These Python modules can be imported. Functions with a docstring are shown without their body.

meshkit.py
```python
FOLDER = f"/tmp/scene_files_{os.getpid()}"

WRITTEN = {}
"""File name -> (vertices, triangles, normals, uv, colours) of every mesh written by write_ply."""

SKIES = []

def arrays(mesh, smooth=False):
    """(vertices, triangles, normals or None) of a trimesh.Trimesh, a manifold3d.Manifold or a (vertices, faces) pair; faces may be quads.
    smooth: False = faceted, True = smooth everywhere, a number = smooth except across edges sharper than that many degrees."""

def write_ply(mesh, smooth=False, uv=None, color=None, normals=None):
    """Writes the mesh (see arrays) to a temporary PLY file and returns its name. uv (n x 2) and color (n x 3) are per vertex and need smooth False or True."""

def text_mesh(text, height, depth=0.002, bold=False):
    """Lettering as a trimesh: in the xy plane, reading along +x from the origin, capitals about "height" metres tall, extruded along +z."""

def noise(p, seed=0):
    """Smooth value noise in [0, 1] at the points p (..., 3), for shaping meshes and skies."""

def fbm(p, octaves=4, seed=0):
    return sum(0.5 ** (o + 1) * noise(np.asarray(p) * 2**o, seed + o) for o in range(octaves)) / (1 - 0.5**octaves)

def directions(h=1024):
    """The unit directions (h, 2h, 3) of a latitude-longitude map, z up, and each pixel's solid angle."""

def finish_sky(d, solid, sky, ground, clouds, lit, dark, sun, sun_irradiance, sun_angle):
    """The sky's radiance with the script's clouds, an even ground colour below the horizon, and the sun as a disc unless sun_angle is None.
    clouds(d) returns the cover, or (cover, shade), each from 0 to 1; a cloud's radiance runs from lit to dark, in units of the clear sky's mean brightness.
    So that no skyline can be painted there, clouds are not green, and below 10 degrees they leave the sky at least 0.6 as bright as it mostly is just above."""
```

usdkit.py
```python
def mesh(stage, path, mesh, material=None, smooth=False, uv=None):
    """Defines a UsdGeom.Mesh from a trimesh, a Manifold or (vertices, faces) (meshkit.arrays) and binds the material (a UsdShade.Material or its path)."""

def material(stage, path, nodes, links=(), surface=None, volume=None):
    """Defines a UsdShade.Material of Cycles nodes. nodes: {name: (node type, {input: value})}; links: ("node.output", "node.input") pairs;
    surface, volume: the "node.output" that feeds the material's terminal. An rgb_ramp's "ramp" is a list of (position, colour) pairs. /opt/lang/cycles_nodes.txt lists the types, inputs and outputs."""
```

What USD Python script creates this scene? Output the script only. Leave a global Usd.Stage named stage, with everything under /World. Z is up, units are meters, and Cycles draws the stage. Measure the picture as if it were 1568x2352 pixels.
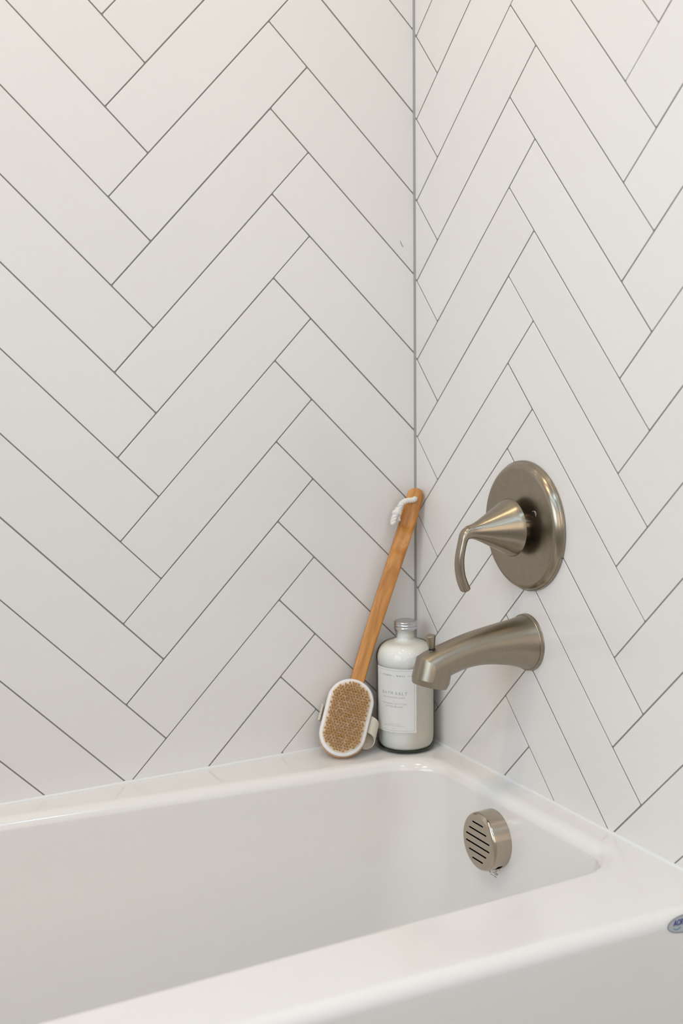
import math, random
import numpy as np, trimesh, manifold3d as m3
from shapely.geometry import Polygon, box as sbox, Point, LineString
from shapely import affinity
from pxr import Usd, UsdGeom, UsdLux, UsdShade, Gf, Sdf
import usdkit, meshkit

random.seed(7); rng = np.random.default_rng(7)
stage = Usd.Stage.CreateInMemory()
UsdGeom.SetStageUpAxis(stage, "Z"); UsdGeom.SetStageMetersPerUnit(stage, 1.0)
UsdGeom.Xform.Define(stage, "/World"); UsdGeom.Scope.Define(stage, "/World/Looks")

# ------------------------------------------------------------------ camera
CAM = np.array([-1.04076, -1.75609, 1.15185])
ROT = np.array([[0.884, -0.4674, -0.0109], [-0.085, -0.1377, -0.9868], [0.4597, 0.8733, -0.1615]])   # rows: right, down, forward
u_, _, v_ = np.linalg.svd(ROT); ROT = u_ @ v_
cam = UsdGeom.Camera.Define(stage, "/World/camera")
cm = np.eye(4); cm[0, :3] = ROT[0]; cm[1, :3] = -ROT[1]; cm[2, :3] = -ROT[2]; cm[3, :3] = CAM
cam.AddTransformOp().Set(Gf.Matrix4d(*cm.ravel().tolist()))
FPX = 3417.36
cam.CreateHorizontalApertureAttr(36.0); cam.CreateVerticalApertureAttr(54.0)
cam.CreateFocalLengthAttr(FPX / 1568 * 36.0)
cam.CreateFStopAttr(8.0); cam.CreateFocusDistanceAttr(1.84)
cam.CreateClippingRangeAttr(Gf.Vec2f(0.05, 100))
cam.CreateExposureAttr(0.0)

# ------------------------------------------------------------------ lights (unseen lamps and windows, placed for the light they give)
def disk(name, x, y, z, r, power, color):
    l = UsdLux.DiskLight.Define(stage, "/World/" + name); l.CreateRadiusAttr(r)
    l.CreateIntensityAttr(power); l.CreateColorAttr(Gf.Vec3f(*color)); l.AddTranslateOp().Set(Gf.Vec3d(x, y, z))
COOL = (0.50, 0.74, 1.0)
disk("downlight", -0.50, -0.38, 2.425, 0.07, 56, (1.0, 0.84, 0.55))  # unseen ceiling lamp, placed to light the tub and both tiled walls
disk("downlight_001", -1.30, -0.62, 2.425, 0.06, 165, (1.0, 0.74, 0.50))  # unseen warm ceiling lamp, placed to light the long wall
for i, (lx, ly) in enumerate([(-1.62, -1.05), (-1.32, -1.55), (-1.02, -2.05), (-0.72, -2.55), (-0.25, -1.45)]):
    disk(f"downlight_{i + 2:03d}", lx, ly, 2.425, 0.045, 150, COOL)  # unseen row overhead, placed for dots on the bottle and a cooler rim
def window_light(name, x, y, z, w, h, power, color, turn):
    l = UsdLux.RectLight.Define(stage, "/World/" + name); l.CreateWidthAttr(w); l.CreateHeightAttr(h); l.CreateIntensityAttr(power); l.CreateColorAttr(Gf.Vec3f(*color))
    l.AddTranslateOp().Set(Gf.Vec3d(x, y, z)); l.AddRotateXYZOp().Set(Gf.Vec3f(90, 0, turn))
SKY = (0.75, 0.87, 1.0)
HALL = (1.0, 0.82, 0.65)  # warm tint chosen for the unseen light behind the viewer
window_light("daylight", -2.72, -1.65, 1.70, 1.85, 1.35, 5.8, SKY, -90)     # out of view, placed to light the faucet wall through window_1, towards +x
window_light("daylight_001", -1.30, -3.12, 1.70, 1.85, 1.35, 2.75, HALL, 0)    # out of view, placed to warm the tub through window_2, towards +y

# ------------------------------------------------------------------ helpers
taken = {}
def numbered(parent, name):
    k = (parent, name); taken[k] = taken.get(k, -1) + 1
    return f"{parent}/{name}" + (f"_{taken[k]:03d}" if taken[k] else "")
def tag(p, label=None, cat=None, group=None, kind=None):
    p = p.GetPrim() if hasattr(p, "GetPrim") else p
    for k, v in (("label", label), ("category", cat), ("group", group), ("kind", kind)):
        if v: p.SetCustomDataByKey(k, v)
    return p
def path_of(parent): return "/World" if parent is None else str(parent.GetPath())
def thing(name, loc=(0, 0, 0), **kw):
    x = UsdGeom.Xform.Define(stage, numbered("/World", name)); x.AddTranslateOp().Set(Gf.Vec3d(*map(float, loc)))
    tag(x, **kw); LOC[str(x.GetPath())] = np.array(loc, float); return x
LOC = {}
def obj(name, mesh, mat, parent=None, smooth=30, **kw):
    """ONE mesh prim; vertices are given in world coordinates and stored relative to the thing's base."""
    v, f, n = meshkit.arrays(mesh, smooth)
    base = LOC.get("/".join(path_of(parent).split("/")[:3]), np.zeros(3))
    p = numbered(path_of(parent), name)
    g = UsdGeom.Mesh.Define(stage, p)
    from pxr import Vt
    g.CreatePointsAttr(Vt.Vec3fArray.FromNumpy((v - base).astype(np.float32)))
    g.CreateFaceVertexCountsAttr(Vt.IntArray.FromNumpy(np.full(len(f), 3, np.int32)))
    g.CreateFaceVertexIndicesAttr(Vt.IntArray.FromNumpy(f.astype(np.int32).ravel()))
    g.CreateSubdivisionSchemeAttr("none")
    if n is not None:
        g.CreateNormalsAttr(Vt.Vec3fArray.FromNumpy(n.astype(np.float32))); g.SetNormalsInterpolation("vertex")
    UsdShade.MaterialBindingAPI.Apply(g.GetPrim()).Bind(mat)
    tag(g, **kw); return g
def man(mesh):
    return m3.Manifold(m3.Mesh(np.asarray(mesh.vertices, np.float32), np.asarray(mesh.faces, np.uint32)))
def tri(m):
    k = m.to_mesh(); return trimesh.Trimesh(k.vert_properties[:, :3], k.tri_verts, process=True)
def bx(x0, x1, y0, y1, z0, z1):
    b = trimesh.creation.box([x1 - x0, y1 - y0, z1 - z0]); b.apply_translation([(x0 + x1) / 2, (y0 + y1) / 2, (z0 + z1) / 2]); return b
def cat(*ms): return trimesh.util.concatenate(list(ms))
def frame(o, ex, ey, ez):
    T = np.eye(4); T[:3, 0] = ex; T[:3, 1] = ey; T[:3, 2] = ez; T[:3, 3] = o; return T
def ext(p, h): return trimesh.util.concatenate([trimesh.creation.extrude_polygon(g, h, engine="earcut") for g in getattr(p, "geoms", [p])])
def unit(a): a = np.asarray(a, float); return a / np.linalg.norm(a)
def lathe(profile, sections=96):
    """profile: (r, z) pairs from bottom to top; closed on the axis when r = 0."""
    m = trimesh.creation.revolve(np.array(profile, float), sections=sections); m.merge_vertices()
    if m.volume < 0: m.invert()
    return m
def along_minus_x(m, o):
    """lathe axis z -> world -x at o"""
    m = m.copy(); m.apply_transform(frame(o, [0, -1, 0], [0, 0, 1], [-1, 0, 0])); return m
def sweep(sections, closed_ends=True):
    """sections: list of rings (n, 3) -> tube mesh"""
    S = np.array(sections); k, n, _ = S.shape
    v = S.reshape(-1, 3); F = []
    for i in range(k - 1):
        for j in range(n):
            a, b, c, d = i * n + j, i * n + (j + 1) % n, (i + 1) * n + (j + 1) % n, (i + 1) * n + j
            F += [[a, b, c], [a, c, d]]
    if closed_ends:
        v = np.vstack([v, S[0].mean(0), S[-1].mean(0)]); a0, a1 = len(v) - 2, len(v) - 1
        for j in range(n):
            F.append([a0, (j + 1) % n, j]); F.append([a1, (k - 1) * n + j, (k - 1) * n + (j + 1) % n])
    m = trimesh.Trimesh(v, F, process=False)
    if m.volume < 0: m.invert()
    return m
def spline(pts, n):
    from scipy.interpolate import CubicSpline
    p = np.array(pts, float); t = np.r_[0, np.cumsum(np.linalg.norm(np.diff(p[:, :3], axis=0), axis=1))]
    return CubicSpline(t, p)(np.linspace(0, t[-1], n))
def rope_frames(P):
    t = np.gradient(P, axis=0); t /= np.linalg.norm(t, axis=1, keepdims=True)
    a = np.zeros_like(P); a[0] = unit(np.cross(t[0], [0.3, 0.5, 1])) 
    for i in range(1, len(P)):
        w = a[i - 1] - t[i] * (a[i - 1] @ t[i]); a[i] = unit(w)
    return t, a, np.cross(t, a)
def tube(P, r, sides=10):
    P = np.asarray(P, float); r = np.broadcast_to(r, (len(P),)); t, a, b = rope_frames(P)
    th = np.arange(sides) * 2 * np.pi / sides
    return sweep([P[i] + r[i] * (np.cos(th)[:, None] * a[i] + np.sin(th)[:, None] * b[i]) for i in range(len(P))])
def pix(px, py, axis, val):
    """Point of the plane axis = val that the calibrated view sees at a measured spot of the photograph (used to measure, once)."""
    d = ROT.T @ np.array([(px - 784) / FPX, (py - 1176) / FPX, 1.0]); t = (val - CAM[axis]) / d[axis]; return CAM + t * d

# ------------------------------------------------------------------ materials
def mat(name, nodes, links=(), surface="p.BSDF"):
    return usdkit.material(stage, "/World/Looks/" + name, nodes, links, surface=surface)
def plain(name, color, rough=0.5, bump=None, **kw):
    nodes = {"p": ("principled_bsdf", {"base_color": color, "roughness": rough, **kw})}; links = []
    if bump:
        sc, dist, det = bump
        nodes |= {"g": ("geometry", {}), "n": ("noise_texture", {"scale": sc, "detail": det}), "b": ("bump", {"strength": 1.0, "distance": dist})}
        links += [("g.position", "n.vector"), ("n.fac", "b.height"), ("b.normal", "p.normal")]
    return mat(name, nodes, links)
M = {}
M["tile"] = mat("glazed_tile", {
    "o": ("object_info", {}), "r": ("rgb_ramp", {"ramp": [(0, (0.768, 0.737, 0.706)), (1, (0.788, 0.757, 0.728))]}),
    "g": ("geometry", {}), "n": ("noise_texture", {"scale": 9.0, "detail": 2.0}), "b": ("bump", {"strength": 0.6, "distance": 0.0010}),
    "p": ("principled_bsdf", {"roughness": 0.16, "specular_ior_level": 0.5})},
    [("o.random", "r.fac"), ("r.color", "p.base_color"), ("g.position", "n.vector"), ("n.fac", "b.height"), ("b.normal", "p.normal")])
M["grout"] = plain("grey_grout", (0.235, 0.222, 0.20), 0.9, bump=(900, 0.0003, 2))
M["corner"] = plain("grey_silicone", (0.30, 0.295, 0.285), 0.6)
M["caulk"] = plain("white_silicone", (0.78, 0.77, 0.75), 0.4)
M["plaster"] = plain("painted_plaster", (0.66, 0.625, 0.60), 0.7, bump=(300, 0.0003, 2))
M["ceiling"] = plain("ceiling_paint", (0.82, 0.81, 0.79), 0.8)
M["floor"] = plain("floor_vinyl", (0.42, 0.37, 0.32), 0.4)
M["white"] = plain("white_paint", (0.8, 0.8, 0.79), 0.4)
M["acrylic"] = plain("white_acrylic", (0.805, 0.771, 0.737), 0.15, coat_weight=0.2, coat_roughness=0.08)
def brushed(name, color, rough, aniso, center, axis, scale=1.0):
    """metal brushed round an axis: the tangent runs round it"""
    return mat(name, {
        "g": ("geometry", {}), "s": ("vector_math", {"math_type": "subtract", "vector2": center}),
        "c": ("vector_math", {"math_type": "cross_product", "vector1": axis}), "nz": ("vector_math", {"math_type": "normalize"}),
        "mp": ("mapping", {"mapping_type": "point", "scale": tuple(np.where(np.abs(axis) > 0.5, 2600, 60) * scale)}),
        "n": ("noise_texture", {"scale": 1.0, "detail": 3.0}), "mr": ("map_range", {"from_min": 0.3, "from_max": 0.7, "to_min": rough * 0.97, "to_max": rough * 1.03}),
        "p": ("principled_bsdf", {"base_color": color, "metallic": 1.0, "anisotropic": aniso, "anisotropic_rotation": 0.25})},
        [("g.position", "s.vector1"), ("s.vector", "c.vector2"), ("c.vector", "nz.vector1"), ("nz.vector", "p.tangent"),
         ("g.position", "mp.vector"), ("mp.vector", "n.vector"), ("n.fac", "mr.value"), ("mr.result", "p.roughness")])
NICKEL = (0.335, 0.288, 0.225)
VY, VZ = -0.268, 1.152 - 0.3145          # the valve's axis
SY, SZ = -0.272, 1.152 - 0.4605          # the spout's axis at the wall
OY, OZ = -0.2632, 1.152 - 0.7120          # the overflow's axis
M["plate"] = brushed("brushed_nickel_plate", NICKEL, 0.27, 0.5, (0, VY, VZ), (1, 0, 0))
M["cone"] = brushed("brushed_nickel_handle", NICKEL, 0.30, 0.5, (0, VY, VZ), (1, 0, 0))
M["spout"] = brushed("brushed_nickel_spout", NICKEL, 0.34, 0.25, (0, SY, SZ), (1, 0, 0))
M["lever"] = plain("brushed_nickel_lever", NICKEL, 0.28, metallic=1.0)
M["satin"] = plain("satin_nickel", (0.50, 0.435, 0.36), 0.17, metallic=1.0)
M["chrome"] = plain("polished_nickel", (0.55, 0.48, 0.40), 0.08, metallic=1.0)
M["dark"] = plain("rubber_and_shade_black", (0.012, 0.012, 0.012), 0.5)  # black of the rubber rings, also painted shade in slots and screw hole
M["alu"] = plain("aluminium", (0.58, 0.58, 0.59), 0.26, metallic=1.0)
M["ink"] = plain("grey_ink", (0.20, 0.205, 0.205), 0.7)
M["ink2"] = plain("pale_ink", (0.33, 0.32, 0.31), 0.7)
M["blue"] = plain("blue_ink", (0.01, 0.02, 0.22), 0.4)
M["teal"] = plain("teal_ink", (0.06, 0.25, 0.30), 0.4)
M["badge"] = plain("badge_silver", (0.50, 0.52, 0.55), 0.35, metallic=0.3)
M["paper"] = plain("label_paper", (0.74, 0.725, 0.70), 0.6)
M["salt"] = plain("bath_salt", (0.97, 0.935, 0.875), 0.8, bump=(1400, 0.0008, 3))
M["cotton"] = plain("white_cotton", (0.84, 0.81, 0.75), 0.9, bump=(2500, 0.0004, 2))
M["webbing"] = mat("cotton_webbing", {
    "g": ("geometry", {}), "mp": ("mapping", {"mapping_type": "point", "scale": (900, 900, 900)}),
    "w": ("wave_texture", {"scale": 0.25, "distortion": 0.4, "bands_direction": "z"}), "b": ("bump", {"strength": 1.0, "distance": 0.0006}),
    "p": ("principled_bsdf", {"base_color": (0.82, 0.75, 0.63), "roughness": 0.9})},
    [("g.position", "mp.vector"), ("mp.vector", "w.vector"), ("w.fac", "b.height"), ("b.normal", "p.normal")])
M["pad"] = plain("white_rubber_pad", (0.80, 0.78, 0.77), 0.35)
M["padbed"] = plain("grey_beige_pad", (0.74, 0.66, 0.57), 0.6)
M["bristle"] = mat("boar_bristle", {
    "g": ("geometry", {}), "r": ("rgb_ramp", {"ramp": [(0, (0.94, 0.75, 0.30)), (0.5, (1.0, 0.86, 0.43)), (1, (1.0, 0.95, 0.63))]}),
    "d": ("principled_bsdf", {"roughness": 0.45}), "t": ("translucent_bsdf", {}), "x": ("mix_closure", {"fac": 0.65})},
    [("g.random_per_island", "r.fac"), ("r.color", "d.base_color"), ("r.color", "t.color"), ("d.BSDF", "x.closure1"), ("t.BSDF", "x.closure2")], "x.closure")
def wood(name, dark, light, axis_rot):
    return mat(name, {
        "g": ("geometry", {}), "m": ("mapping", {"mapping_type": "texture", "rotation": axis_rot}),
        "m2": ("mapping", {"mapping_type": "point", "scale": (75, 75, 11)}), "n": ("noise_texture", {"scale": 1.0, "detail": 5.0, "distortion": 1.2, "roughness": 0.55}),
        "m3": ("mapping", {"mapping_type": "point", "scale": (600, 600, 30)}), "n2": ("noise_texture", {"scale": 1.0, "detail": 2.0}),
        "mx": ("mix_float", {"fac": 0.25}), "r": ("rgb_ramp", {"ramp": [(0.36, tuple(dark)), (0.5, tuple((np.array(dark) + light) / 2)), (0.62, light)]}),
        "p": ("principled_bsdf", {"roughness": 0.38})},
        [("g.position", "m.vector"), ("m.vector", "m2.vector"), ("m2.vector", "n.vector"), ("m.vector", "m3.vector"), ("m3.vector", "n2.vector"),
         ("n.fac", "mx.a"), ("n2.fac", "mx.b"), ("mx.result", "r.fac"), ("r.color", "p.base_color")])
M["wood"] = wood("honey_wood", (0.36, 0.125, 0.014), (0.60, 0.265, 0.058), (0, 0.37, 0))
M["wood2"] = wood("pale_wood", (0.50, 0.27, 0.12), (0.68, 0.42, 0.22), (0, 0.25, 0))
def glassy(name, tint, edge):
    return mat(name, {
        "lw": ("layer_weight", {"blend": 0.12}), "mc": ("mix_color", {"a": tint, "b": edge}),
        "t": ("transparent_bsdf", {}), "g": ("glossy_bsdf", {"color": (1, 1, 1), "roughness": 0.02}),
        "f": ("fresnel", {"IOR": 1.36}), "x": ("mix_closure", {})},
        [("lw.facing", "mc.fac"), ("mc.result", "t.color"), ("f.fac", "x.fac"), ("t.BSDF", "x.closure1"), ("g.BSDF", "x.closure2")], "x.closure")
M["glass"] = glassy("bottle_glass", (1.0, 1.0, 0.998), (0.45, 0.58, 0.45))
M["glassbase"] = glassy("thick_bottle_glass", (0.97, 0.985, 0.96), (0.12, 0.22, 0.10))
M["footglass"] = plain("dark_green_glass", (0.035, 0.07, 0.03), 0.08)
M["pane"] = glassy("window_glass", (0.98, 0.99, 0.985), (0.9, 0.95, 0.92))

# ------------------------------------------------------------------ the room
RIM = 0.5
XL, YF, ZC = -2.6, -3.0, 2.44
W = 0.075                 # tile pitch
NT = 4.125                # tile length in pitches
GAP = 0.0018              # joint
tiles_z = (RIM + 0.0005, ZC)
def tile_wall(parent, u_off, v_off, ulen, to_world, jit, drop=None):
    """45 degree herringbone. u runs away from the corner line of the lattice, v up; cut to the wall's rectangle."""
    s = 1 / math.sqrt(2); d1 = np.array([s, s]); d2 = np.array([s, -s])
    o = np.array([u_off, v_off]); made = 0
    umin, umax = ulen
    wall = sbox(umin, tiles_z[0], umax, tiles_z[1])
    if drop: wall = wall.union(sbox(drop, 0.002, umax, tiles_z[1]))
    def rect(a0, a1, b0, b1):
        g = GAP / 2 / W
        ja, jb = np.clip(rng.normal(0, 0.0012, 2), -0.002, 0.002)
        a0, a1, b0, b1 = a0 + g + ja, a1 - g + ja, b0 + g + jb, b1 - g + jb
        c = [o + W * (a * d1 + b * d2) for a, b in ((a0, b0), (a1, b0), (a1, b1), (a0, b1))]
        return Polygon(c)
    cells = []
    period = (2 * NT + 0) * s * W
    for col in range(-4, 5):
        for k in range(-40, 41):
            # one column pair is shifted by (NT, NT) in (a, b)
            A, B = NT * col, NT * col
            cells.append((A - k, A + NT - k, B + k, B + k + 1))
            cells.append((A + NT - 1 - k, A + NT - k, B + 1 + k, B + 1 + k + NT))
    for c in cells:
        cen = o + W * ((c[0] + c[1]) / 2 * d1 + (c[2] + c[3]) / 2 * d2)
        if not (umin - 0.2 < cen[0] < umax + 0.2 and (0 if drop else tiles_z[0]) - 0.2 < cen[1] < tiles_z[1] + 0.2): continue
        p = rect(*c).intersection(wall)
        if p.is_empty or p.geom_type != "Polygon" or p.area < 3e-5: continue
        q = p.buffer(-0.0014, join_style=2).buffer(0.0014, quad_segs=2)
        if q.is_empty or q.geom_type != "Polygon": continue
        q = q.simplify(0.00008)
        outer = np.array(q.exterior.coords)[:-1]
        if not q.exterior.is_ccw: outer = outer[::-1]
        cq = outer.mean(0)
        # inward offset of every corner by its bisector
        n = len(outer); e = np.roll(outer, -1, 0) - outer; e /= np.linalg.norm(e, axis=1, keepdims=True)
        nin = np.stack([-e[:, 1], e[:, 0]], 1); bi = nin + np.roll(nin, 1, 0); bi /= np.maximum((bi * nin).sum(1, keepdims=True), 0.3)
        inner = outer + bi * 0.0003
        tx, ty = np.clip(rng.normal(0, jit, 2), -0.0012, 0.0012); dz = min(0.0001, abs(rng.normal(0, 0.00005)))
        def dep(P, base): return base + dz + (P[:, 0] - cq[0]) * tx + (P[:, 1] - cq[1]) * ty
        V = np.vstack([np.c_[inner, dep(inner, 0.0)], np.c_[outer, dep(outer, 0.00025)], np.c_[outer, np.full(n, 0.004)]])
        tr = trimesh.creation.triangulate_polygon(Polygon(inner), engine="earcut")
        F = []
        vt = tr[0]; idx = [int(np.argmin(np.linalg.norm(inner - x, axis=1))) for x in vt]
        F += [[idx[a], idx[b], idx[c2]] for a, b, c2 in tr[1]]
        for ring in (0, 1):
            for i in range(n):
                a, b = ring * n + i, ring * n + (i + 1) % n
                F += [[a, a + n, b], [b, a + n, b + n]]
        m = trimesh.Trimesh(to_world(V), F, process=False)
        trimesh.repair.fix_normals(m)
        # front faces must look into the room (towards smaller depth)
        probe = to_world(np.array([[cq[0], cq[1], 0.0], [cq[0], cq[1], -1.0]])); out = probe[1] - probe[0]
        if m.face_normals[0] @ out < 0: m.invert()
        obj("tile", m, M["tile"], parent, smooth=50); made += 1
    return made
wb = thing("wall_back", (0, 0, 0), kind="structure", label="long tub wall of white herringbone tiles with grey grout")
obj("backing", bx(XL, 0.11, 0.012, 0.11, 0, ZC), M["plaster"], wb, False)
obj("grout_bed", bx(-1.58, 0.012, 0.00055, 0.012, RIM - 0.03, ZC), M["grout"], wb, False)
n1 = tile_wall(wb, -5.7378 * W, 1.1775 * W + 1.152, (-1.58, -0.0014), lambda V: np.c_[V[:, 0], V[:, 2], V[:, 1]], 0.0008)
wr = thing("wall_right", (0, 0, 0), kind="structure", label="short tub end wall of white herringbone tiles behind the faucet")
obj("backing", bx(0.012, 0.11, YF, 0.012, 0, ZC), M["plaster"], wr, False)
obj("grout_bed", cat(bx(0.00055, 0.012, -0.6510, 0.00055, RIM - 0.03, ZC), bx(0.00055, 0.012, -0.76, -0.6510, 0, ZC)), M["grout"], wr, False)
n2 = tile_wall(wr, 0.0608 * W, 1.1763 * W + 1.152, (0.0016, 0.76), lambda V: np.c_[V[:, 2], -V[:, 0], V[:, 1]], 0.0008, 0.6515)
print("tiles", n1, n2)
# the grey bead in the corner and the white bead along the rim
cb = [(0.001, 0.001)] + [(-0.0031 + 0.0022 * math.sin(t) + 0.001 * 0, -0.0031 + 0.0022 * (1 - math.cos(t)) ) for t in ()]
corner = trimesh.creation.extrude_polygon(Polygon([(0.001, 0.001), (-0.0026, 0.001), (-0.0024, -0.0002), (-0.0012, -0.0012), (-0.0002, -0.0024), (0.001, -0.0026)]), ZC - RIM, engine="earcut")
corner.apply_translation([0, 0, RIM]); obj("corner_joint", corner, M["corner"], wb, 60)
def bead(P, Q, side):
    d = unit(np.array(Q) - P); prof = [(0.001, 0.0), (0.001, 0.0036)] + [(-0.0024 * math.sin(t) + 0.0002, 0.0033 * math.cos(t)) for t in np.linspace(0.1, 1.57, 7)]
    return sweep([[np.array(p) - np.array(side) * a + np.array([0, 0, b]) for a, b in prof] for p in (P, Q)])
obj("caulk_bead", bead((-1.56, 0, RIM), (0, 0, RIM), (0, 1, 0)) if False else bead((-1.56, 0, RIM), (0, 0, RIM), (0, -1, 0)), M["caulk"], wb, 60)
obj("caulk_bead", bead((0, 0, RIM), (0, -0.655, RIM), (-1, 0, 0)), M["caulk"], wr, 60)
# scuff on the back wall
a, b_, c_ = pix(919, 553, 1, -0.0004), pix(922, 561, 1, -0.0004), pix(926, 567, 1, -0.0004)
obj("scuff", tube(spline([a, b_, c_], 6), [0.0002, 0.0004, 0.0004, 0.0003, 0.0005, 0.0002], 5), M["ink2"], wb, True)
f_ = thing("floor", (0, 0, 0), kind="structure", label="brown bathroom floor"); obj("floor_slab", bx(XL - 0.1, 0.11, YF - 0.1, 0.11, -0.1, 0), M["floor"], f_, False)
c_ = thing("ceiling", (0, 0, ZC), kind="structure", label="white bathroom ceiling"); obj("ceiling_slab", bx(XL - 0.1, 0.11, YF - 0.1, 0.11, ZC, ZC + 0.1), M["ceiling"], c_, False)
wl = thing("wall_left", (XL, 0, 0), kind="structure", label="painted bathroom wall opposite the faucet"); wy0, wy1, wz0, wz1 = -2.60, -0.70, 1.0, 2.4
obj("backing", cat(bx(XL - 0.1, XL, YF, wy0, 0, ZC), bx(XL - 0.1, XL, wy1, 0.012, 0, ZC), bx(XL - 0.1, XL, wy0, wy1, 0, wz0), bx(XL - 0.1, XL, wy0, wy1, wz1, ZC)), M["plaster"], wl, False)
wf = thing("wall_front", (0, YF, 0), kind="structure", label="painted bathroom wall behind the viewer")
vx0, vx1 = -2.25, -0.35
obj("backing", cat(bx(XL, vx0, YF - 0.1, YF, 0, ZC), bx(vx1, 0.012, YF - 0.1, YF, 0, ZC), bx(vx0, vx1, YF - 0.1, YF, 0, wz0), bx(vx0, vx1, YF - 0.1, YF, wz1, ZC)), M["plaster"], wf, False)
def window(name, base, label, put, a0, a1):
    """put(a0, a1, d0, d1, z0, z1): a box along the wall, between two depths outside its face"""
    wn = thing(name, base, kind="structure", label=label)
    fr = [put(a0, a0 + 0.05, 0.02, 0.06, wz0, wz1), put(a1 - 0.05, a1, 0.02, 0.06, wz0, wz1), put(a0 + 0.05, a1 - 0.05, 0.02, 0.06, wz0, wz0 + 0.05),
          put(a0 + 0.05, a1 - 0.05, 0.02, 0.06, wz1 - 0.05, wz1), put(a0 + 0.05, a1 - 0.05, 0.02, 0.06, 1.68, 1.72)]
    obj("window_frame", cat(*fr), M["white"], wn, False)
    for z0, z1 in ((wz0 + 0.05, 1.68), (1.72, wz1 - 0.05)): obj("pane", put(a0 + 0.05, a1 - 0.05, 0.038, 0.042, z0, z1), M["pane"], wn, False)
window("window_1", (XL, -1.65, 1.0), "unseen white framed window facing the faucet wall, placed to light it", lambda a0, a1, d0, d1, z0, z1: bx(XL - d1, XL - d0, a0, a1, z0, z1), wy0, wy1)
window("window_2", (-1.30, YF, 1.0), "unseen white framed window behind the viewer, placed for its warm light", lambda a0, a1, d0, d1, z0, z1: bx(a0, a1, YF - d1, YF - d0, z0, z1), vx0, vx1)

# ------------------------------------------------------------------ the tub
NC, NS = 14, 40
def ring(x0, x1, y0, y1, r, z, bow=0.0):
    pts = []
    cs = [((x1 - r, y1 - r), 0), ((x0 + r, y1 - r), 90), ((x0 + r, y0 + r), 180), ((x1 - r, y0 + r), 270)]
    for i, ((cx, cy), a0) in enumerate(cs):
        arc = [(cx + r * math.cos(math.radians(a0 + 90 * t / NC)), cy + r * math.sin(math.radians(a0 + 90 * t / NC))) for t in range(NC + 1)]
        pts += arc
        (nx, ny), b0 = cs[(i + 1) % 4]
        s = np.array(arc[-1]); e = np.array((nx + r * math.cos(math.radians(b0)), ny + r * math.sin(math.radians(b0))))
        pts += [tuple(s + (e - s) * t / NS) for t in range(1, NS)]
    P = np.array(pts)
    if bow:
        w = np.sqrt((P[:, 0] + 0.77) ** 2 + 0.08 ** 2) - 0.08
        t = (P[:, 1] - y0) / (y1 - y0)
        P[:, 1] += bow * w * ((1 - t) * 0.047 - t * 0.090)
    return np.c_[P, np.full(len(P), z)]
OX0, OX1, OY0, OY1 = -1.552, -0.0012, -0.6480, -0.0012
IX0, IX1, IY0, IY1 = -1.49, -0.0245, -0.557, -0.027
rings = []
def outer(d, z, r): rings.append(ring(OX0 + 0.0 * d, OX1, OY0 + d, OY1, r, z))
outer(0.012, 0.002, 0.004); outer(0.010, 0.10, 0.004); outer(0.003, 0.36, 0.004); outer(0.0, RIM - 0.050, 0.004)
RO = 0.0155
for t in np.linspace(0, 90, 12): a = math.radians(t); outer(RO * (1 - math.cos(a)), RIM - RO + RO * math.sin(a), 0.004)
outer(RO + 0.004, RIM, 0.004)
def inner(d, z, r): rings.append(ring(IX0 + d, IX1 - d, IY0 + d, IY1 - d, r, z, 1.0))
RL = 0.016
inner(-0.004, RIM, 0.068)
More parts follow.
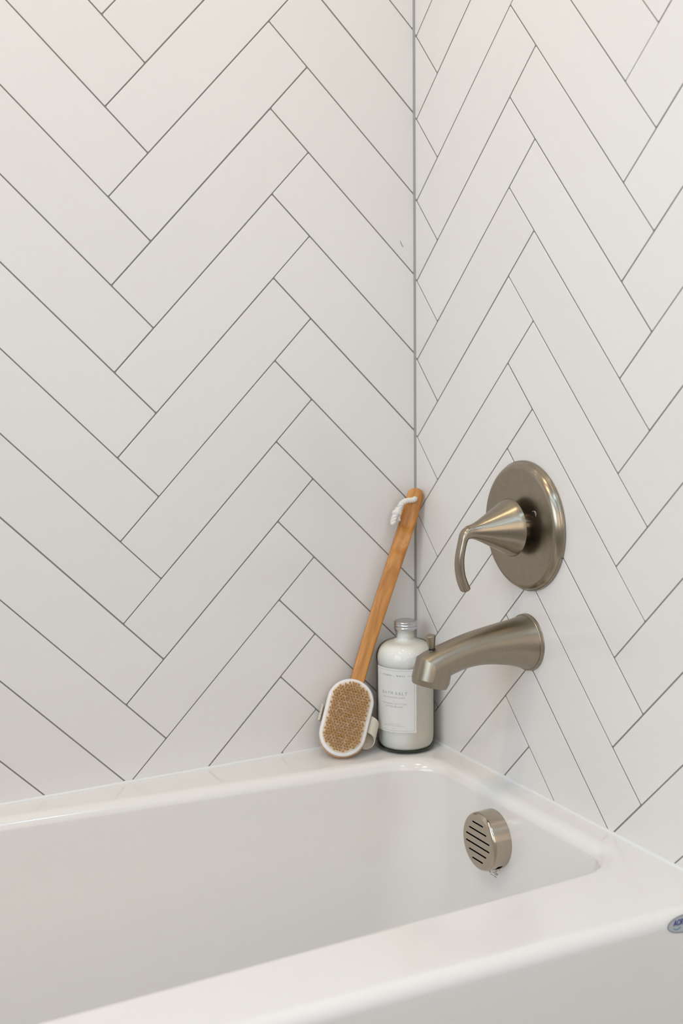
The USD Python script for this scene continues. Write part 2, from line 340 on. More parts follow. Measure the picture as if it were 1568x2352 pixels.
for t in np.linspace(0, 84, 12): a = math.radians(t); inner(RL * math.sin(a), RIM - RL * (1 - math.cos(a)), 0.064)
WALL_D = ((0.016, 0.0159), (0.03, 0.0161), (0.06, 0.0165), (0.10, 0.0185), (0.16, 0.023), (0.22, 0.031), (0.27, 0.039), (0.30, 0.047))
for dep, d in WALL_D[1:]:
    inner(d, RIM - dep, 0.066 + (d - RL) * 0.8)
for t in np.linspace(10, 90, 9): a = math.radians(t); inner(0.047 + 0.06 * (1 - math.cos(a)), RIM - 0.30 - 0.06 * math.sin(a), 0.095)
inner(0.20, RIM - 0.365, 0.05)
tubm = sweep(rings, False)
n = len(rings[0]); vv = np.vstack([tubm.vertices, rings[-1].mean(0)[None]]); ff = [list(x) for x in tubm.faces] 
base_i = (len(rings) - 1) * n
cap = [[base_i + j, base_i + (j + 1) % n, len(vv) - 1] for j in range(n)]
tm = trimesh.Trimesh(vv, ff + cap, process=False); trimesh.repair.fix_winding(tm)
i0 = np.argmin(np.linalg.norm(tm.triangles_center - np.array([-0.8, -0.6, RIM]), axis=1))
if tm.face_normals[i0][2] < 0: tm.invert()
tub = thing("bathtub", (-0.776, -0.328, 0), label="white alcove bathtub with a wide rounded rim set against both tiled walls", cat="bathtub")
obj("tub_body", tm, M["acrylic"], tub, 50)
# overflow cover: a cup with six slots and an open notch below
OXW = -0.0405
R_, D_ = 0.0377, 0.0278
cup = [(0.0, 0.0)] + [(R_ - 0.0004, 0.0), (R_, 0.0006), (R_ - 0.0006, D_ - 0.006)]
for t in np.linspace(0, 90, 9): a = math.radians(t); cup.append((R_ - 0.0006 - 0.0055 * (1 - math.cos(a)), D_ - 0.0055 + 0.0055 * math.sin(a)))
cup += [(0.0, D_)]
solid = man(lathe(cup, 128)); hollow = man(lathe([(0, -0.001), (R_ - 0.0035, -0.001), (R_ - 0.0035, D_ - 0.0016), (0, D_ - 0.0016)], 96))
shell = solid - hollow
def slot(cx, cy, L, w):
    p = LineString([(cx - L / 2, cy), (cx + L / 2, cy)]).buffer(w / 2)
    s = trimesh.creation.extrude_polygon(p, 0.01, engine="earcut"); s.apply_translation([0, 0, D_ - 0.006]); return man(s)
for cy, L in ((0.0238, 0.0225), (0.0143, 0.0375), (0.0048, 0.0515), (-0.0048, 0.0515), (-0.0143, 0.0375), (-0.0238, 0.0225)):
    shell = shell - slot(0, cy, L, 0.0020)
notch = bx(-0.0055, 0.0055, -R_ - 0.01, -R_ + 0.012, 0.0075, 0.0155); notch.apply_transform(trimesh.transformations.rotation_matrix(math.radians(38), [0, 0, 1])); shell = shell - man(notch)
ov = along_minus_x(tri(shell), (OXW + 0.001, OY, OZ))
oc = obj("overflow_cover", ov, M["satin"], tub, 35, label="round satin nickel overflow cover with six slots")
obj("drain_backing", along_minus_x(lathe([(0, 0.002), (R_ - 0.005, 0.002), (R_ - 0.005, D_ - 0.006), (0, D_ - 0.006)], 48), (OXW + 0.001, OY, OZ)), M["dark"], oc, 30)  # black core put in for the shade inside the hollow cup
# faint print under the cover: a few broken rows of strokes
def pr(px, py):
    x = -0.043
    for _ in range(6): x = IX1 - np.interp(RIM - pix(px, py, 0, x)[2], [a for a, b in WALL_D], [b for a, b in WALL_D]) - 0.0002
    return pix(px, py, 0, x)
strokes = []
for (x0, y0, x1, y1, wd) in ((1121, 1999, 1126, 2003, 2.2), (1127, 1997, 1130, 1999, 1.6), (1126, 2007, 1131, 2010, 1.0), (1133, 2011, 1140, 2016, 1.2), (1132, 2003, 1136, 2006, 1.2),
                             (1137, 2001, 1139, 2003, 1.6), (1139, 1998, 1141, 2000, 1.4), (1136, 2008, 1142, 2011, 1.2), (1138, 2005, 1143, 2009, 1.6), (1145, 1996, 1147, 1998, 1.0)):
    A, B = pr(x0, y0), pr(x1, y1); strokes.append(tube(np.linspace(A, B, 3), wd * 0.00022, 5))
obj("printed_notice", cat(*strokes), M["ink"], tub, True, label="few black printed marks below the overflow cover")
# oval badge on the apron
BC = pix(1573, 2119, 1, OY0); bcx, bcz = BC[0], BC[2]
def apron_y(z): return OY0 + (0 if z < RIM - RO else RO * (1 - math.sqrt(max(0, 1 - ((z - RIM + RO) / RO) ** 2))))
def on_apron(m, lift):
    m = m.copy(); v = m.vertices.copy(); out = np.zeros_like(v)
    out[:, 0] = bcx + v[:, 0]; out[:, 2] = bcz + v[:, 1]
    out[:, 1] = OY0 - lift - v[:, 2]
    m.vertices = out; return m
ell = affinity.scale(Point(0, 0).buffer(1.0, quad_segs=24), 0.0235, 0.0098)
rim_ = trimesh.creation.extrude_polygon(ell, 0.0008, engine="earcut")
bd = obj("badge", on_apron(rim_, -0.0004), M["badge"], tub, 30, label="small silver oval badge with blue lettering on the apron")
ring_e = trimesh.creation.extrude_polygon(ell.difference(affinity.scale(ell, 0.965, 0.93)), 0.0004, engine="earcut")
obj("badge_border", on_apron(ring_e, 0.0004), M["ink"], bd, 30)
let = meshkit.text_mesh("ACR", 0.0058, 0.0003, bold=True); let.apply_scale([0.75, 1, 1]); let.vertices[:, 0] += let.vertices[:, 1] * 0.15; let.apply_translation([-0.0160, -0.0005, 0])
obj("lettering", on_apron(let, 0.0004), M["blue"], bd, False)
sw = LineString([(-0.0155 + 0.001 * i, -0.0032 - 0.0018 * math.sin(i / 9 * math.pi)) for i in range(10)]).buffer(0.0004)
obj("swoosh", on_apron(trimesh.creation.extrude_polygon(sw, 0.0003, engine="earcut"), 0.0004), M["teal"], bd, False)

# ------------------------------------------------------------------ shower valve
vl = thing("shower_valve", (0, VY, VZ), label="brushed nickel valve trim with round plate, cone and curved lever on the tiled wall", cat="shower handle")
o = (0.0, VY, VZ)
PR, PT = 0.0805, 0.0125
pl = [(0.0, 0.0005), (0.0802, 0.0005), (PR, 0.0009), (PR, 0.0034), (0.0800, 0.0042), (0.0792, 0.0045), (0.0788, 0.0050), (0.0785, 0.0064), (0.0776, 0.0082), (0.0760, 0.0101), (0.0740, 0.0116), (0.0722, 0.0123), (0.0700, 0.0126), (0.05, 0.0128), (0.0, 0.0128)]
obj("escutcheon_plate", along_minus_x(lathe(pl, 160), o), M["plate"], vl, 35)
obj("sleeve", along_minus_x(cat(lathe([(0, 0.012), (0.0195, 0.012), (0.0195, 0.020), (0.0178, 0.0205), (0.0178, 0.030), (0, 0.030)], 72)), o), M["chrome"], vl, 30, label="polished sleeve behind the cone")
obj("sleeve_ring", along_minus_x(lathe([(0.0196, 0.0165), (0.0206, 0.0168), (0.0206, 0.0184), (0.0196, 0.0187), (0.0196, 0.0165)], 72), o), M["dark"], vl, 30)
XB = 0.0245
cone = [(0.0, XB), (0.0345, XB), (0.0358, XB + 0.0008), (0.0352, XB + 0.0030), (0.0300, XB + 0.0125), (0.0243, XB + 0.0230), (0.0188, XB + 0.0335), (0.0140, XB + 0.0430), (0.0105, XB + 0.0510), (0.0086, XB + 0.0570), (0.0077, XB + 0.0610), (0.0074, XB + 0.0620), (0.0, XB + 0.0621)]
kc = np.array(cone[2:-1]); kk = spline(np.c_[kc, 0 * kc[:, :1]], 40)[:, :2]
cone = cone[:2] + [tuple(x) for x in kk] + [cone[-1]]
obj("handle_cone", along_minus_x(lathe(cone, 128), o), M["cone"], vl, 40)
# the lever: a bar that leaves the tip, arcs out and hangs down
Z0 = 1.152
OI = [(-0.0838, -0.3078, -0.0838, -0.3232, 1.0), (-0.0876, -0.3082, -0.0872, -0.3236, 1.0), (-0.0940, -0.3125, -0.0885, -0.3262, .95), (-0.0982, -0.3222, -0.0897, -0.3315, .88), (-0.1012, -0.3345, -0.0910, -0.3372, .88), (-0.1036, -0.3487, -0.0922, -0.3474, .87),
      (-0.1036, -0.3580, -0.0919, -0.3560, .87), (-0.1022, -0.3680, -0.0908, -0.3640, .87), (-0.0988, -0.3795, -0.0873, -0.3740, .87), (-0.0950, -0.3872, -0.0838, -0.3815, .87)]
S = spline(np.array([((a + c) / 2, VY, Z0 + (b + d) / 2, (a - c) / 2 * k, (b - d) / 2 * k, 0.0079 - 0.0011 * min(1, i / 3) + 0.0008 * max(0, i - 5) / 4) for i, (a, b, c, d, k) in enumerate(OI)]), 48)
secs = []; th = np.arange(32) * 2 * np.pi / 32
ca, sa = np.sign(np.cos(th)) * np.abs(np.cos(th)) ** 0.85, np.sign(np.sin(th)) * np.abs(np.sin(th)) ** 0.85
for q in S: secs.append(q[:3] + ca[:, None] * np.array([q[3], 0, q[4]]) + sa[:, None] * np.array([0, q[5], 0]))
endc = secs[-1].mean(0); tdir = unit(S[-1, :3] - S[-2, :3])
secs.append(endc + (secs[-1] - endc) * 0.95 + tdir * 0.0008); secs.append(endc + (secs[-2] - endc) * 0.86 + tdir * 0.0012)
obj("lever", sweep(secs), M["lever"], vl, 40)
# screw holes with a bright ring, the logo on the plate and the small round mark below
def disc_on_plate(px, py, prof, sec=32, xp=-0.0128):
    q = pix(px, py, 0, xp); return along_minus_x(lathe(prof, sec), (xp, q[1], q[2]))
obj("screw", disc_on_plate(1226.5, 1181, [(0, -0.001), (0.0042, -0.001), (0.0042, 0.0006), (0.0034, 0.0010), (0.0024, 0.0008), (0, 0.0008)]), M["chrome"], vl, 30)
obj("screw_recess", disc_on_plate(1226.5, 1181, [(0, 0.0003), (0.0026, 0.0003), (0.0026, 0.00095), (0, 0.00095)]), M["dark"], vl, 30)  # black disc stands for the shade in the screw hole
def plate_text(text, h, px, py, width):
    m = meshkit.text_mesh(text, h, 0.0001); m.apply_translation([-m.bounds[:, 0].mean(), -m.bounds[:, 1].mean(), 0]); m.apply_scale([width / m.extents[0], 1, 1])
    q = pix(px, py, 0, -0.0128); m.apply_transform(frame((-0.0128, q[1], q[2]), [0, -1, 0], [0, 0, 1], [-1, 0, 0])); return m
logo = trimesh.creation.extrude_polygon(affinity.scale(Point(0, 0).buffer(1), 0.0085, 0.0014).difference(affinity.scale(Point(0, 0).buffer(1), 0.0079, 0.0009)), 0.0001, engine="earcut")
bars = [bx(-0.0062 + i * 0.0025, -0.0048 + i * 0.0025, -0.0006, 0.0006, 0, 0.0001) for i in range(5)]
lg = cat(logo, *bars); q = pix(1200, 1095.5, 0, -0.0127); lg.apply_transform(frame((-0.0125, q[1], q[2]), [0, -1, 0], [0, 0, 1], [-1, 0, 0]))
obj("logo_mark", lg, M["ink2"], vl, False, label="tiny engraved maker's mark near the top of the plate")
hx = ext(Point(0, 0).buffer(0.0028, quad_segs=2).difference(Point(0, 0).buffer(0.0023, quad_segs=2)).union(Point(0, 0).buffer(0.0011)), 0.0001)
q = pix(1213.5, 1251, 0, -0.0127); hx.apply_transform(frame((-0.0127, q[1], q[2]), [0, -1, 0], [0, 0, 1], [-1, 0, 0])); obj("round_mark", hx, M["ink2"], vl, False)

# ------------------------------------------------------------------ tub spout
sp = thing("tub_spout", (0, SY, SZ), label="brushed nickel tub spout curving down from the tiled wall below the valve", cat="faucet")
# x, centre z, half height, half width
prof = np.array([(0.0, -0.4605, 0.0358, 0.0358), (-0.010, -0.4599, 0.0325, 0.0325), (-0.025, -0.4583, 0.0287, 0.0288), (-0.04, -0.4576, 0.0262, 0.0264), (-0.055, -0.4573, 0.0240, 0.0244), (-0.07, -0.4577, 0.0222, 0.0228),
                 (-0.085, -0.4590, 0.0211, 0.0219), (-0.10, -0.4617, 0.0205, 0.0214), (-0.115, -0.4657, 0.0205, 0.0212), (-0.13, -0.4700, 0.0208, 0.0212), (-0.145, -0.4755, 0.0212, 0.0212), (-0.16, -0.4825, 0.0217, 0.0212), (-0.178, -0.4930, 0.0222, 0.0212)])
Pp = spline(np.c_[prof[:, :1], prof[:, 1:]], 90) if False else np.array([[np.interp(x, prof[::-1, 0], prof[::-1, k]) for k in range(4)] for x in np.linspace(0, -0.178, 90)])
from scipy.interpolate import CubicSpline
cs = CubicSpline(prof[::-1, 0], prof[::-1, 1:]); xs = np.linspace(0.0, -0.178, 90); Pp = np.c_[xs, cs(xs)]
def spout_secs(drop):
    out = []; th = np.arange(72) * 2 * np.pi / 72
    for x, c, hh, hw in Pp:
        y = hw * np.cos(th); z = hh * np.sin(th); z = np.where(z < 0, z - drop, z)
        out.append(np.c_[np.full(72, x), SY + y, Z0 + c + z])
    return out
tubeM = man(sweep(spout_secs(0.0))); deepM = man(sweep(spout_secs(0.06)))
NB, NA = np.array([-0.1428, SY, Z0 - 0.4962]), np.array([-0.1285, SY, Z0 - 0.4400])
ax = unit(NB - NA); Ln = np.linalg.norm(NB - NA)
noz = lathe([(0, 0), (0.0215, 0), (0.0232, Ln - 0.0075), (0.0230, Ln - 0.006), (0.0214, Ln - 0.0006), (0.0208, Ln), (0.0165, Ln), (0.0158, Ln - 0.004), (0, Ln - 0.004)], 96)
ex = unit(np.cross([0, 1, 0], ax)); noz.apply_transform(frame(NA, ex, np.cross(ax, ex), ax)); nozM = man(noz)
cut = trimesh.creation.box([0.2, 0.2, 0.2]); cut.apply_translation([0.1 - 0.135, SY, Z0 - 0.46])
body = (tubeM ^ man(cut)) + (nozM ^ deepM)
body = body - man(noz) + (nozM ^ deepM) if False else body
bore = trimesh.creation.cylinder(radius=0.0158, height=0.006, sections=48); bore.apply_transform(frame(NB, ex, np.cross(ax, ex), ax))
obj("spout_body", tri(body - man(bore)), M["spout"], sp, 28)
obj("wall_flange", along_minus_x(lathe([(0.0, 0.0003), (0.0350, 0.0003), (0.0353, 0.0006), (0.0353, 0.0046), (0.0348, 0.0052), (0.0, 0.0052)], 120), (0, SY, SZ)), M["spout"], sp, 30)
K0 = pix(991.8, 1492.5, 1, SY)
kax = unit([-0.14, 0, 1]); kx = unit(np.cross([0, 1, 0], kax))
def knob_part(p): m = lathe(p, 48); m.apply_transform(frame(K0, kx, np.cross(kax, kx), kax)); return m
obj("diverter_stem", knob_part([(0, -0.012), (0.0028, -0.012), (0.0028, 0.0012), (0, 0.0012)]), M["chrome"], sp, 30)
obj("diverter_collar", knob_part([(0, -0.008), (0.0062, -0.008), (0.0056, -0.0030), (0.0044, -0.0008), (0.0036, 0.0000), (0, 0.0)]), M["lever"], sp, 40)
obj("seal_ring", knob_part([(0, 0.0), (0.0039, 0.0), (0.0041, 0.0009), (0.0039, 0.0019), (0, 0.0019)]), M["dark"], sp, 30)
obj("diverter_knob", knob_part([(0, 0.0019), (0.0034, 0.0019), (0.0037, 0.0026), (0.0064, 0.0168), (0.0065, 0.0175), (0.0060, 0.0182), (0.0020, 0.0198), (0, 0.0200)]), M["lever"], sp, 30)

# ------------------------------------------------------------------ bottle of bath salt
BX, BY, BR = -0.0447, -0.0474, 0.0400
bt = thing("bath_salt_bottle", (BX, BY, RIM), label="clear glass bottle of white bath salt with silver cap and paper label", cat="bottle")
def arc(cx, cz, r, a0, a1, n): return [(cx + r * math.cos(math.radians(a)), cz + r * math.sin(math.radians(a))) for a in np.linspace(a0, a1, n)]
def place(m): m.apply_translation([BX, BY, RIM + 0.0003]); return m
sh = np.array([(0.0401, 0.1120), (0.0404, 0.1200), (0.0410, 0.1261), (0.0406, 0.1316), (0.0382, 0.1391), (0.0336, 0.1450), (0.0262, 0.1492), (0.0180, 0.1518), (0.0148, 0.1540), (0.0138, 0.1566)])
shp = [tuple(x) for x in spline(np.c_[sh, 0 * sh[:, :1]], 40)[:, :2]]
foot = [(0.0, 0.0012), (0.028, 0.0010), (0.0335, 0.0003)] + arc(0.0332, 0.0072, 0.0068, -75, 0, 8)
gl = obj("glass", place(lathe(foot + [(0.0401, 0.0300), (0.0401, 0.0700)] + shp + [(0.0137, 0.1620), (0.0141, 0.1640), (0.0149, 0.1648), (0.0152, 0.1660), (0.0149, 0.1674), (0.0140, 0.1680), (0.0, 0.1680)], 128)), M["glass"], bt, 40)
si = [(max(r - 0.0024, 0.0104), z - 0.0010 if r > 0.02 else z) for r, z in shp]
salt_p = [(0.0, 0.0032), (0.0305, 0.0034), (0.0342, 0.0048), (0.0364, 0.0084), (0.0375, 0.0135), (0.0379, 0.0200), (0.0379, 0.0700)] + si + [(0.0104, 0.1660), (0.0, 0.1665)]
obj("salt", place(lathe(salt_p, 96)), M["salt"], bt, 50, label="white bath salt filling the bottle")
fr_ = [(0.0290, 0.0008), (0.0334, 0.0006), (0.0372, 0.0018), (0.0390, 0.0042), (0.0376, 0.0046), (0.0345, 0.0030), (0.0290, 0.0026), (0.0290, 0.0008)]
obj("foot_rim", place(lathe(fr_, 96)), M["footglass"], bt, 40, label="dark green glass edge at the foot")
capp = [(0.0, 0.1660), (0.0152, 0.1660), (0.0157, 0.1666), (0.0159, 0.1678), (0.0158, 0.1690), (0.0152, 0.1698), (0.0150, 0.1702), (0.0153, 0.1708), (0.0157, 0.1718), (0.0157, 0.1728), (0.0153, 0.1735), (0.0152, 0.1740), (0.0155, 0.1746), (0.0156, 0.1760), (0.0153, 0.1772), (0.0145, 0.1778), (0.0, 0.1780)]
obj("screw_cap", place(lathe(capp, 96)), M["alu"], bt, 25, label="silver screw cap")
# the paper label and its print wrap round the glass
vd = unit([CAM[0] - BX, CAM[1] - BY, 0]); PHI0 = math.atan2(vd[1], vd[0]); LC = PHI0 + math.radians(-24.0)      # the label's middle
def wrap(m, r):
    m = m.copy(); v = m.vertices; phi = LC + v[:, 0] / BR; rr = r + v[:, 2]
    m.vertices = np.c_[BX + rr * np.cos(phi), BY + rr * np.sin(phi), RIM + v[:, 1]]; return m
def sheet(x0, x1, y0, y1, t, nx):
    m = bx(x0, x1, y0, y1, 0, t); 
    g = trimesh.Trimesh(*trimesh.remesh.subdivide_to_size(m.vertices, m.faces, (x1 - x0) / nx, max_iter=12)); return g
def grid(x0, x1, y0, y1, t, nx):
    xs = np.linspace(x0, x1, nx + 1)
    return sweep([[(x, y0, 0), (x, y1, 0), (x, y1, t), (x, y0, t)] for x in xs])
HWID = 0.0313
lb = obj("label", wrap(grid(-HWID, HWID, 0.0312, 0.1200, 0.00015, 40), BR + 0.0002), M["paper"], bt, 40, label="white paper label with grey print")
lr = BR + 0.00034
bord = [grid(-HWID + 0.0025, HWID - 0.0025, 0.1172, 0.1175, 0.00004, 36), grid(-HWID + 0.0025, HWID - 0.0025, 0.0337, 0.0340, 0.00004, 36),
        grid(-HWID + 0.0025, -HWID + 0.0028, 0.0337, 0.1175, 0.00004, 1), grid(HWID - 0.0028, HWID - 0.0025, 0.0337, 0.1175, 0.00004, 1)]
obj("label_border", wrap(cat(*bord), lr), M["ink2"], lb, False)
SERIF = {"B": ((0.06, 0), (0.06, 1)), "A": ((0.04, 0), (0.96, 0)), "T": ((0.5, 0), (0.03, 0.93), (0.97, 0.93)), "H": ((0.06, 0), (0.94, 0), (0.06, 1), (0.94, 1)), "S": ((0.05, 0.14), (0.93, 0.86)), "L": ((0.08, 0), (0.08, 1), (0.97, 0.07))}
def serifs(ch, w, h):
    out = []
    for u, v in SERIF.get(ch, ()):
        tall = v not in (0, 1); cx, cz = u * w, v * h
        out.append(bx(cx - (0.03 if tall else 0.15) * h, cx + (0.03 if tall else 0.15) * h, cz - (0.12 if tall else (0 if v == 0 else 0.05)) * h, cz + (0.12 if tall else (0.05 if v == 0 else 0)) * h, 0, 0.00004))
    return out
def line(text, z, h, width, bold=False, xc=0.0, serif=False):
    """one line of print, letter by letter with even spacing, centred"""
    glyphs = []; x = 0.0
    for ch in text:
        if ch == " ": x += h * 0.55; continue
        g = meshkit.text_mesh(ch, h, 0.00004, bold); w0, w1 = g.bounds[0, 0], g.bounds[1, 0]
        g.apply_translation([-w0, 0, 0])
        if serif: g = cat(g, *serifs(ch, w1 - w0, h))
        g.apply_translation([x, 0, 0]); glyphs.append(g); x += (w1 - w0) + h * (0.5 if serif else 0.30)
    m = cat(*glyphs); s = width / m.extents[0]; m.apply_translation([-m.bounds[:, 0].mean(), 0, 0]); m.vertices[:, 0] *= s
    m.apply_translation([xc, z, 0]); return m
obj("label_print", wrap(cat(line("STUDIO", 0.1095, 0.0018, 0.0150, True, -0.0105), line("\u2022", 0.1095, 0.0014, 0.0008, True, 0.0), line("HALL", 0.1095, 0.0018, 0.0125, True, 0.0105),
     grid(-0.0262, -0.0210, 0.1103, 0.1106, 0.00004, 6), grid(0.0190, 0.0262, 0.1103, 0.1106, 0.00004, 6)), lr), M["ink"], lb, False)
obj("label_print", wrap(line("BATH SALT", 0.0843, 0.0036, 0.0370, False, 0.0, True), lr), M["ink"], lb, False)
obj("label_print", wrap(cat(line("SELS DE BAIN RELAXANTS", 0.0793, 0.0016, 0.0318, True), line("~", 0.0745, 0.0022, 0.0026), line("\u2022COTON D\u00c9LAV\u00c9\u2022", 0.0665, 0.0018, 0.0262, True)), lr), M["ink2"], lb, False)
obj("label_print", wrap(line("WASHED COTTON", 0.0702, 0.0022, 0.0350, False), lr), M["ink2"], lb, False)
obj("label_print", wrap(cat(line("STUDIO MADE", 0.0425, 0.0011, 0.0175), line("MANUFACTURED IN THE U.S.A", 0.0400, 0.0013, 0.0305), line("32 OZ", 0.0360, 0.0016, 0.0060)), lr), M["ink2"], lb, False)

# ------------------------------------------------------------------ bath brush
HB = pix(774.0, 1735.5, 1, -0.058); HT = pix(817.0, 1559.5, 1, -0.028)     # bottom and top of the face of the head
ha = unit(HT - HB); hn = np.array([-0.43, -0.82, 0.37]); hn = unit(hn - ha * (hn @ ha)); hw = unit(np.cross(ha, hn))
if hw[0] < 0: hw = -hw
HL = np.linalg.norm(HT - HB); HCn = (HB + HT) / 2; HWd = 0.0635
br = thing("bath_brush", HCn - np.array([0, 0, HL / 2]), label="wooden long-handled bath brush leaning into the tiled corner, bristles facing out", cat="bath brush")
def stadium(L, w, inset=0.0):
    L -= 2 * inset; w -= 2 * inset
    return LineString([(0, -(L - w) / 2), (0, (L - w) / 2)]).buffer(w / 2, quad_segs=24)
TH = frame(HCn, np.cross(ha, hn), ha, hn)
def head_layer(L, w, t0, t1, rnd):
    """rounded slab between depths t0 and t1 along the face normal"""
    hs, n_ = [], 6
    prof_ = [(rnd * (1 - math.cos(a)), t1 - rnd + rnd * math.sin(a)) for a in np.linspace(0, math.pi / 2, n_)][::-1]
    prof_ = [(rnd, t1)] + [(rnd * (1 - math.sin(a)), t1 - rnd + rnd * math.cos(a)) for a in np.linspace(0, math.pi / 2, n_)] + [(rnd * (1 - math.cos(a)), t0 + rnd - rnd * math.sin(a)) for a in np.linspace(0, math.pi / 2, n_)]
    secs = []
    for ins, t in prof_:
        w2, L2 = w - 2 * ins, L - 2 * ins; pts = []
        for a in np.linspace(0, 2 * np.pi, 96, endpoint=False):
            cy = (L2 - w2) / 2 * (1 if math.sin(a) > 1e-9 else (-1 if math.sin(a) < -1e-9 else 0))
            pts.append((w2 / 2 * math.cos(a), cy + w2 / 2 * math.sin(a), t))
        secs.append(np.array(pts))
    m = sweep(secs); m.apply_transform(TH); return m
obj("head_back", head_layer(HL + 0.002, HWd + 0.001, -0.0195, -0.0065, 0.004), M["wood2"], br, 40, label="pale wooden back of the head")
pad = obj("bristle_pad", head_layer(HL, HWd, -0.0070, 0.0, 0.0032), M["pad"], br, 40, label="white rim around the bristles")
bed = trimesh.creation.extrude_polygon(stadium(HL, HWd, 0.0042), 0.0006, engine="earcut"); bed.apply_transform(TH); obj("pad_bed", bed, M["padbed"], pad, 30)
inside = stadium(HL, HWd, 0.0062); spr = 0.0041; bl = []
rows = int(HL / (spr * 0.866)) + 2
def hairs(cx, cy):
    n_ = 26
    for i in range(n_):
        a, rr = rng.uniform(0, 2 * np.pi), 0.0008 * math.sqrt(rng.uniform()); bx_, by_ = cx + rr * math.cos(a), cy + rr * math.sin(a)
        lean = rng.normal(0, 0.0006, 2) + 1.9 * np.array([math.cos(a), math.sin(a)]) * rr
        h = rng.uniform(0.0050, 0.0066); w_ = 0.00015
        a2 = rng.uniform(0, np.pi); base = [np.array([bx_ + w_ * math.cos(a2 + k * 2.094), by_ + w_ * math.sin(a2 + k * 2.094), 0.0003]) for k in range(3)]
        top = [b + np.array([lean[0], lean[1], h]) for b in base]
        bl.append((np.array(base + top), np.array([[0, 1, 4], [0, 4, 3], [1, 2, 5], [1, 5, 4], [2, 0, 3], [2, 3, 5], [3, 4, 5]])))
for j in range(-rows, rows + 1):
    for i in range(-12, 13):
        px_, py_ = (i + 0.5 * (j % 2)) * spr, j * spr * 0.866
        if inside.contains(Point(px_, py_)): hairs(px_ + rng.normal(0, 0.0002), py_ + rng.normal(0, 0.0002))
V_, F_, off = [], [], 0
for v, f in bl: V_.append(v); F_.append(f + off); off += len(v)
hm = trimesh.Trimesh(np.vstack(V_), np.vstack(F_), process=False); hm.apply_transform(TH)
obj("bristles", hm, M["bristle"], br, False, kind="stuff", label="dense tufts of stiff golden bristles")
# handle: flat bar along the measured centre line, slightly hollowed near the top
hp = [((822, 1558), 0.0198, -0.022), ((836, 1508), 0.0198, -0.020), ((868.2, 1406), 0.0208, -0.019), ((901.4, 1304), 0.0218, -0.019), ((920, 1248), 0.0222, -0.0195), ((936, 1199), 0.0226, -0.0200), ((950, 1151), 0.0225, -0.0205), ((957.5, 1121), 0.0225, -0.0210)]
HP = np.array([np.r_[pix(p[0], p[1], 1, y), w] for p, w, y in hp])
start = HP[0, :3] - unit(HP[1, :3] - HP[0, :3]) * 0.030 - hn * 0.004
HP = np.vstack([np.r_[start, 0.019], HP]); Sx = spline(HP, 400)
Sx = Sx[np.unique(np.r_[np.arange(0, 360, 4), np.arange(360, 400)])]
handle_n = unit(np.array([-0.52, -0.80, 0.22])); secs = []; tan = np.gradient(Sx[:, :3], axis=0); tan /= np.linalg.norm(tan, axis=1, keepdims=True)
top_pt, wtop = Sx[-1, :3], 0.0225
Lh = np.r_[0, np.cumsum(np.linalg.norm(np.diff(Sx[:, :3], axis=0), axis=1))]; rem = Lh[-1] - Lh
for i in range(len(Sx)):
    nn = unit(handle_n - tan[i] * (handle_n @ tan[i])); wv = np.cross(tan[i], nn); w2 = Sx[i, 3] / 2
    if rem[i] < w2: w2 = math.sqrt(max(w2 ** 2 - (w2 - rem[i]) ** 2, 1e-7))
    hollow_ = 0.0034 * math.exp(-((rem[i] - 0.068) / 0.011) ** 4) + 0.0016 * math.exp(-((rem[i] - 0.100) / 0.010) ** 4) + 0.0008 * math.exp(-((rem[i] - 0.135) / 0.014) ** 4)
    th = np.arange(32) * 2 * np.pi / 32; c, s_ = np.cos(th), np.sin(th)
    cc, ss = np.sign(c) * np.abs(c) ** 0.35, np.sign(s_) * np.abs(s_) ** 0.45
    dn = ss * 0.0042; dn = np.where(dn > 0, dn - hollow_ * np.clip(1.15 - 0.6 * np.abs(cc - 0.1), 0, 1) * (dn / 0.0042), dn)
    secs.append(Sx[i, :3] + (cc * w2)[:, None] * wv + dn[:, None] * nn)
hand = man(sweep(secs))
hole_c = pix(953.5, 1145, 1, -0.0205); hc = trimesh.creation.cylinder(radius=0.0030, height=0.05, sections=32)
ez = handle_n; exx = unit(np.cross(ez, [0, 0, 1])); hc.apply_transform(frame(hole_c, exx, np.cross(ez, exx), ez))
obj("handle", tri(hand - man(hc)), M["wood"], br, 40, label="honey coloured flat wooden handle with a hole at its top")
# twisted cotton cord through the hole, knotted, with two short ends
def rope(P, r, pitch):
    P = np.asarray(P, float); t, a, b = rope_frames(P); s = np.r_[0, np.cumsum(np.linalg.norm(np.diff(P, axis=0), axis=1))]; out = []
    for k in range(3):
        ph = 2 * np.pi * s / pitch + k * 2.094
        out.append(tube(P + 0.5 * r * (np.cos(ph)[:, None] * a + np.sin(ph)[:, None] * b), 0.56 * r, 8))
    return cat(*out)
yc = hole_c[1]
def rp(px, py, y): return pix(px, py, 1, y)
cord_pts = [hole_c - handle_n * 0.006, hole_c + handle_n * 0.002, rp(950, 1148, yc - 0.0075), rp(938, 1149.5, yc - 0.0085), rp(926.5, 1153, yc - 0.0085), rp(919, 1161, yc - 0.0075), rp(917, 1170, yc - 0.006), rp(912, 1176, yc - 0.005)]
cord = obj("hanging_cord", rope(spline(cord_pts, 90), 0.0036, 0.0120), M["cotton"], br, 60, label="twisted white cotton cord knotted beside the handle")
kc_ = rp(911, 1177, yc - 0.005); kn = []
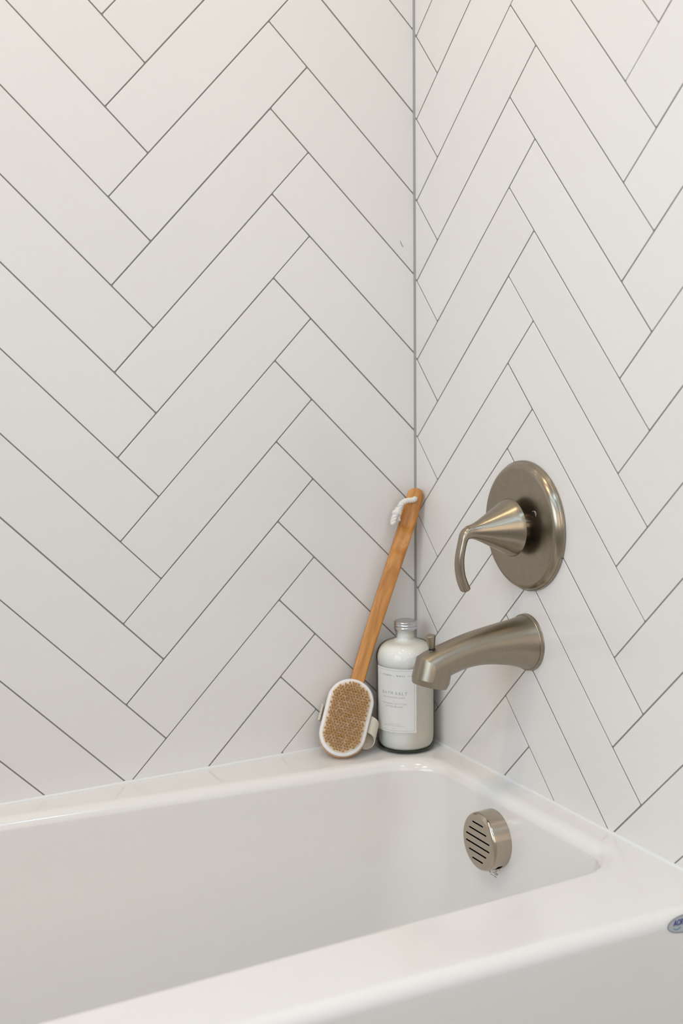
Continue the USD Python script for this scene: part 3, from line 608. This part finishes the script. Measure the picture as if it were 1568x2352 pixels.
for k in range(3):
    ang = np.linspace(0, 2 * np.pi, 40); axk = unit(rng.normal(size=3)); e1 = unit(np.cross(axk, [0.2, 0.9, 0.3])); e2 = np.cross(axk, e1)
    kn.append(tube(kc_ + 0.0034 * (np.cos(ang)[:, None] * e1 + np.sin(ang)[:, None] * e2) + np.array([0, 0, 0.0012 * (k - 1)]), 0.0031, 9))
obj("knot", cat(*kn), M["cotton"], cord, 60)
e1_ = rope(spline([kc_, rp(906, 1187, yc - 0.005), rp(902, 1204, yc - 0.005)], 30), 0.0040, 0.014); e2_ = rope(spline([kc_, rp(913, 1185, yc - 0.0035), rp(914.5, 1196, yc - 0.003)], 24), 0.0032, 0.012)
obj("cord_end", e1_, M["cotton"], cord, 60); obj("cord_end", e2_, M["cotton"], cord, 60)
# cotton strap round the back of the head, bowing out on the right
sw_ = 0.023; cx0 = 0.0
pts2 = [(-HWd / 2 - 0.0028, -0.0075), (-HWd / 2 - 0.0050, -0.0125), (-HWd / 2 + 0.004, -0.0195), (-0.012, -0.0225), (0.012, -0.0255), (0.030, -0.0275), (HWd / 2 + 0.0100, -0.0245), (HWd / 2 + 0.0125, -0.0165), (HWd / 2 + 0.0075, -0.0095), (HWd / 2 + 0.0006, -0.0080)]
sp2 = spline(np.c_[np.array(pts2), np.zeros(len(pts2))], 60)[:, :2]
tn = np.gradient(sp2, axis=0); tn /= np.linalg.norm(tn, axis=1, keepdims=True); nrm = np.c_[-tn[:, 1], tn[:, 0]] * 0.0007
secs = []
for k in range(len(sp2)):
    p, q = sp2[k] + nrm[k], sp2[k] - nrm[k]; f = k / (len(sp2) - 1)
    sag = -0.021 * math.exp(-((f - 0.70) / 0.17) ** 2); y0_, y1_ = cx0 - sw_ / 2 + sag, cx0 + sw_ / 2 + sag
    secs.append(np.array([(p[0], y0_, p[1]), (p[0], y1_, p[1]), (q[0], y1_, q[1]), (q[0], y0_, q[1])]))
st = sweep(secs); st.apply_transform(TH)
obj("strap", st, M["webbing"], br, 40, label="cream cotton hand strap behind the head")
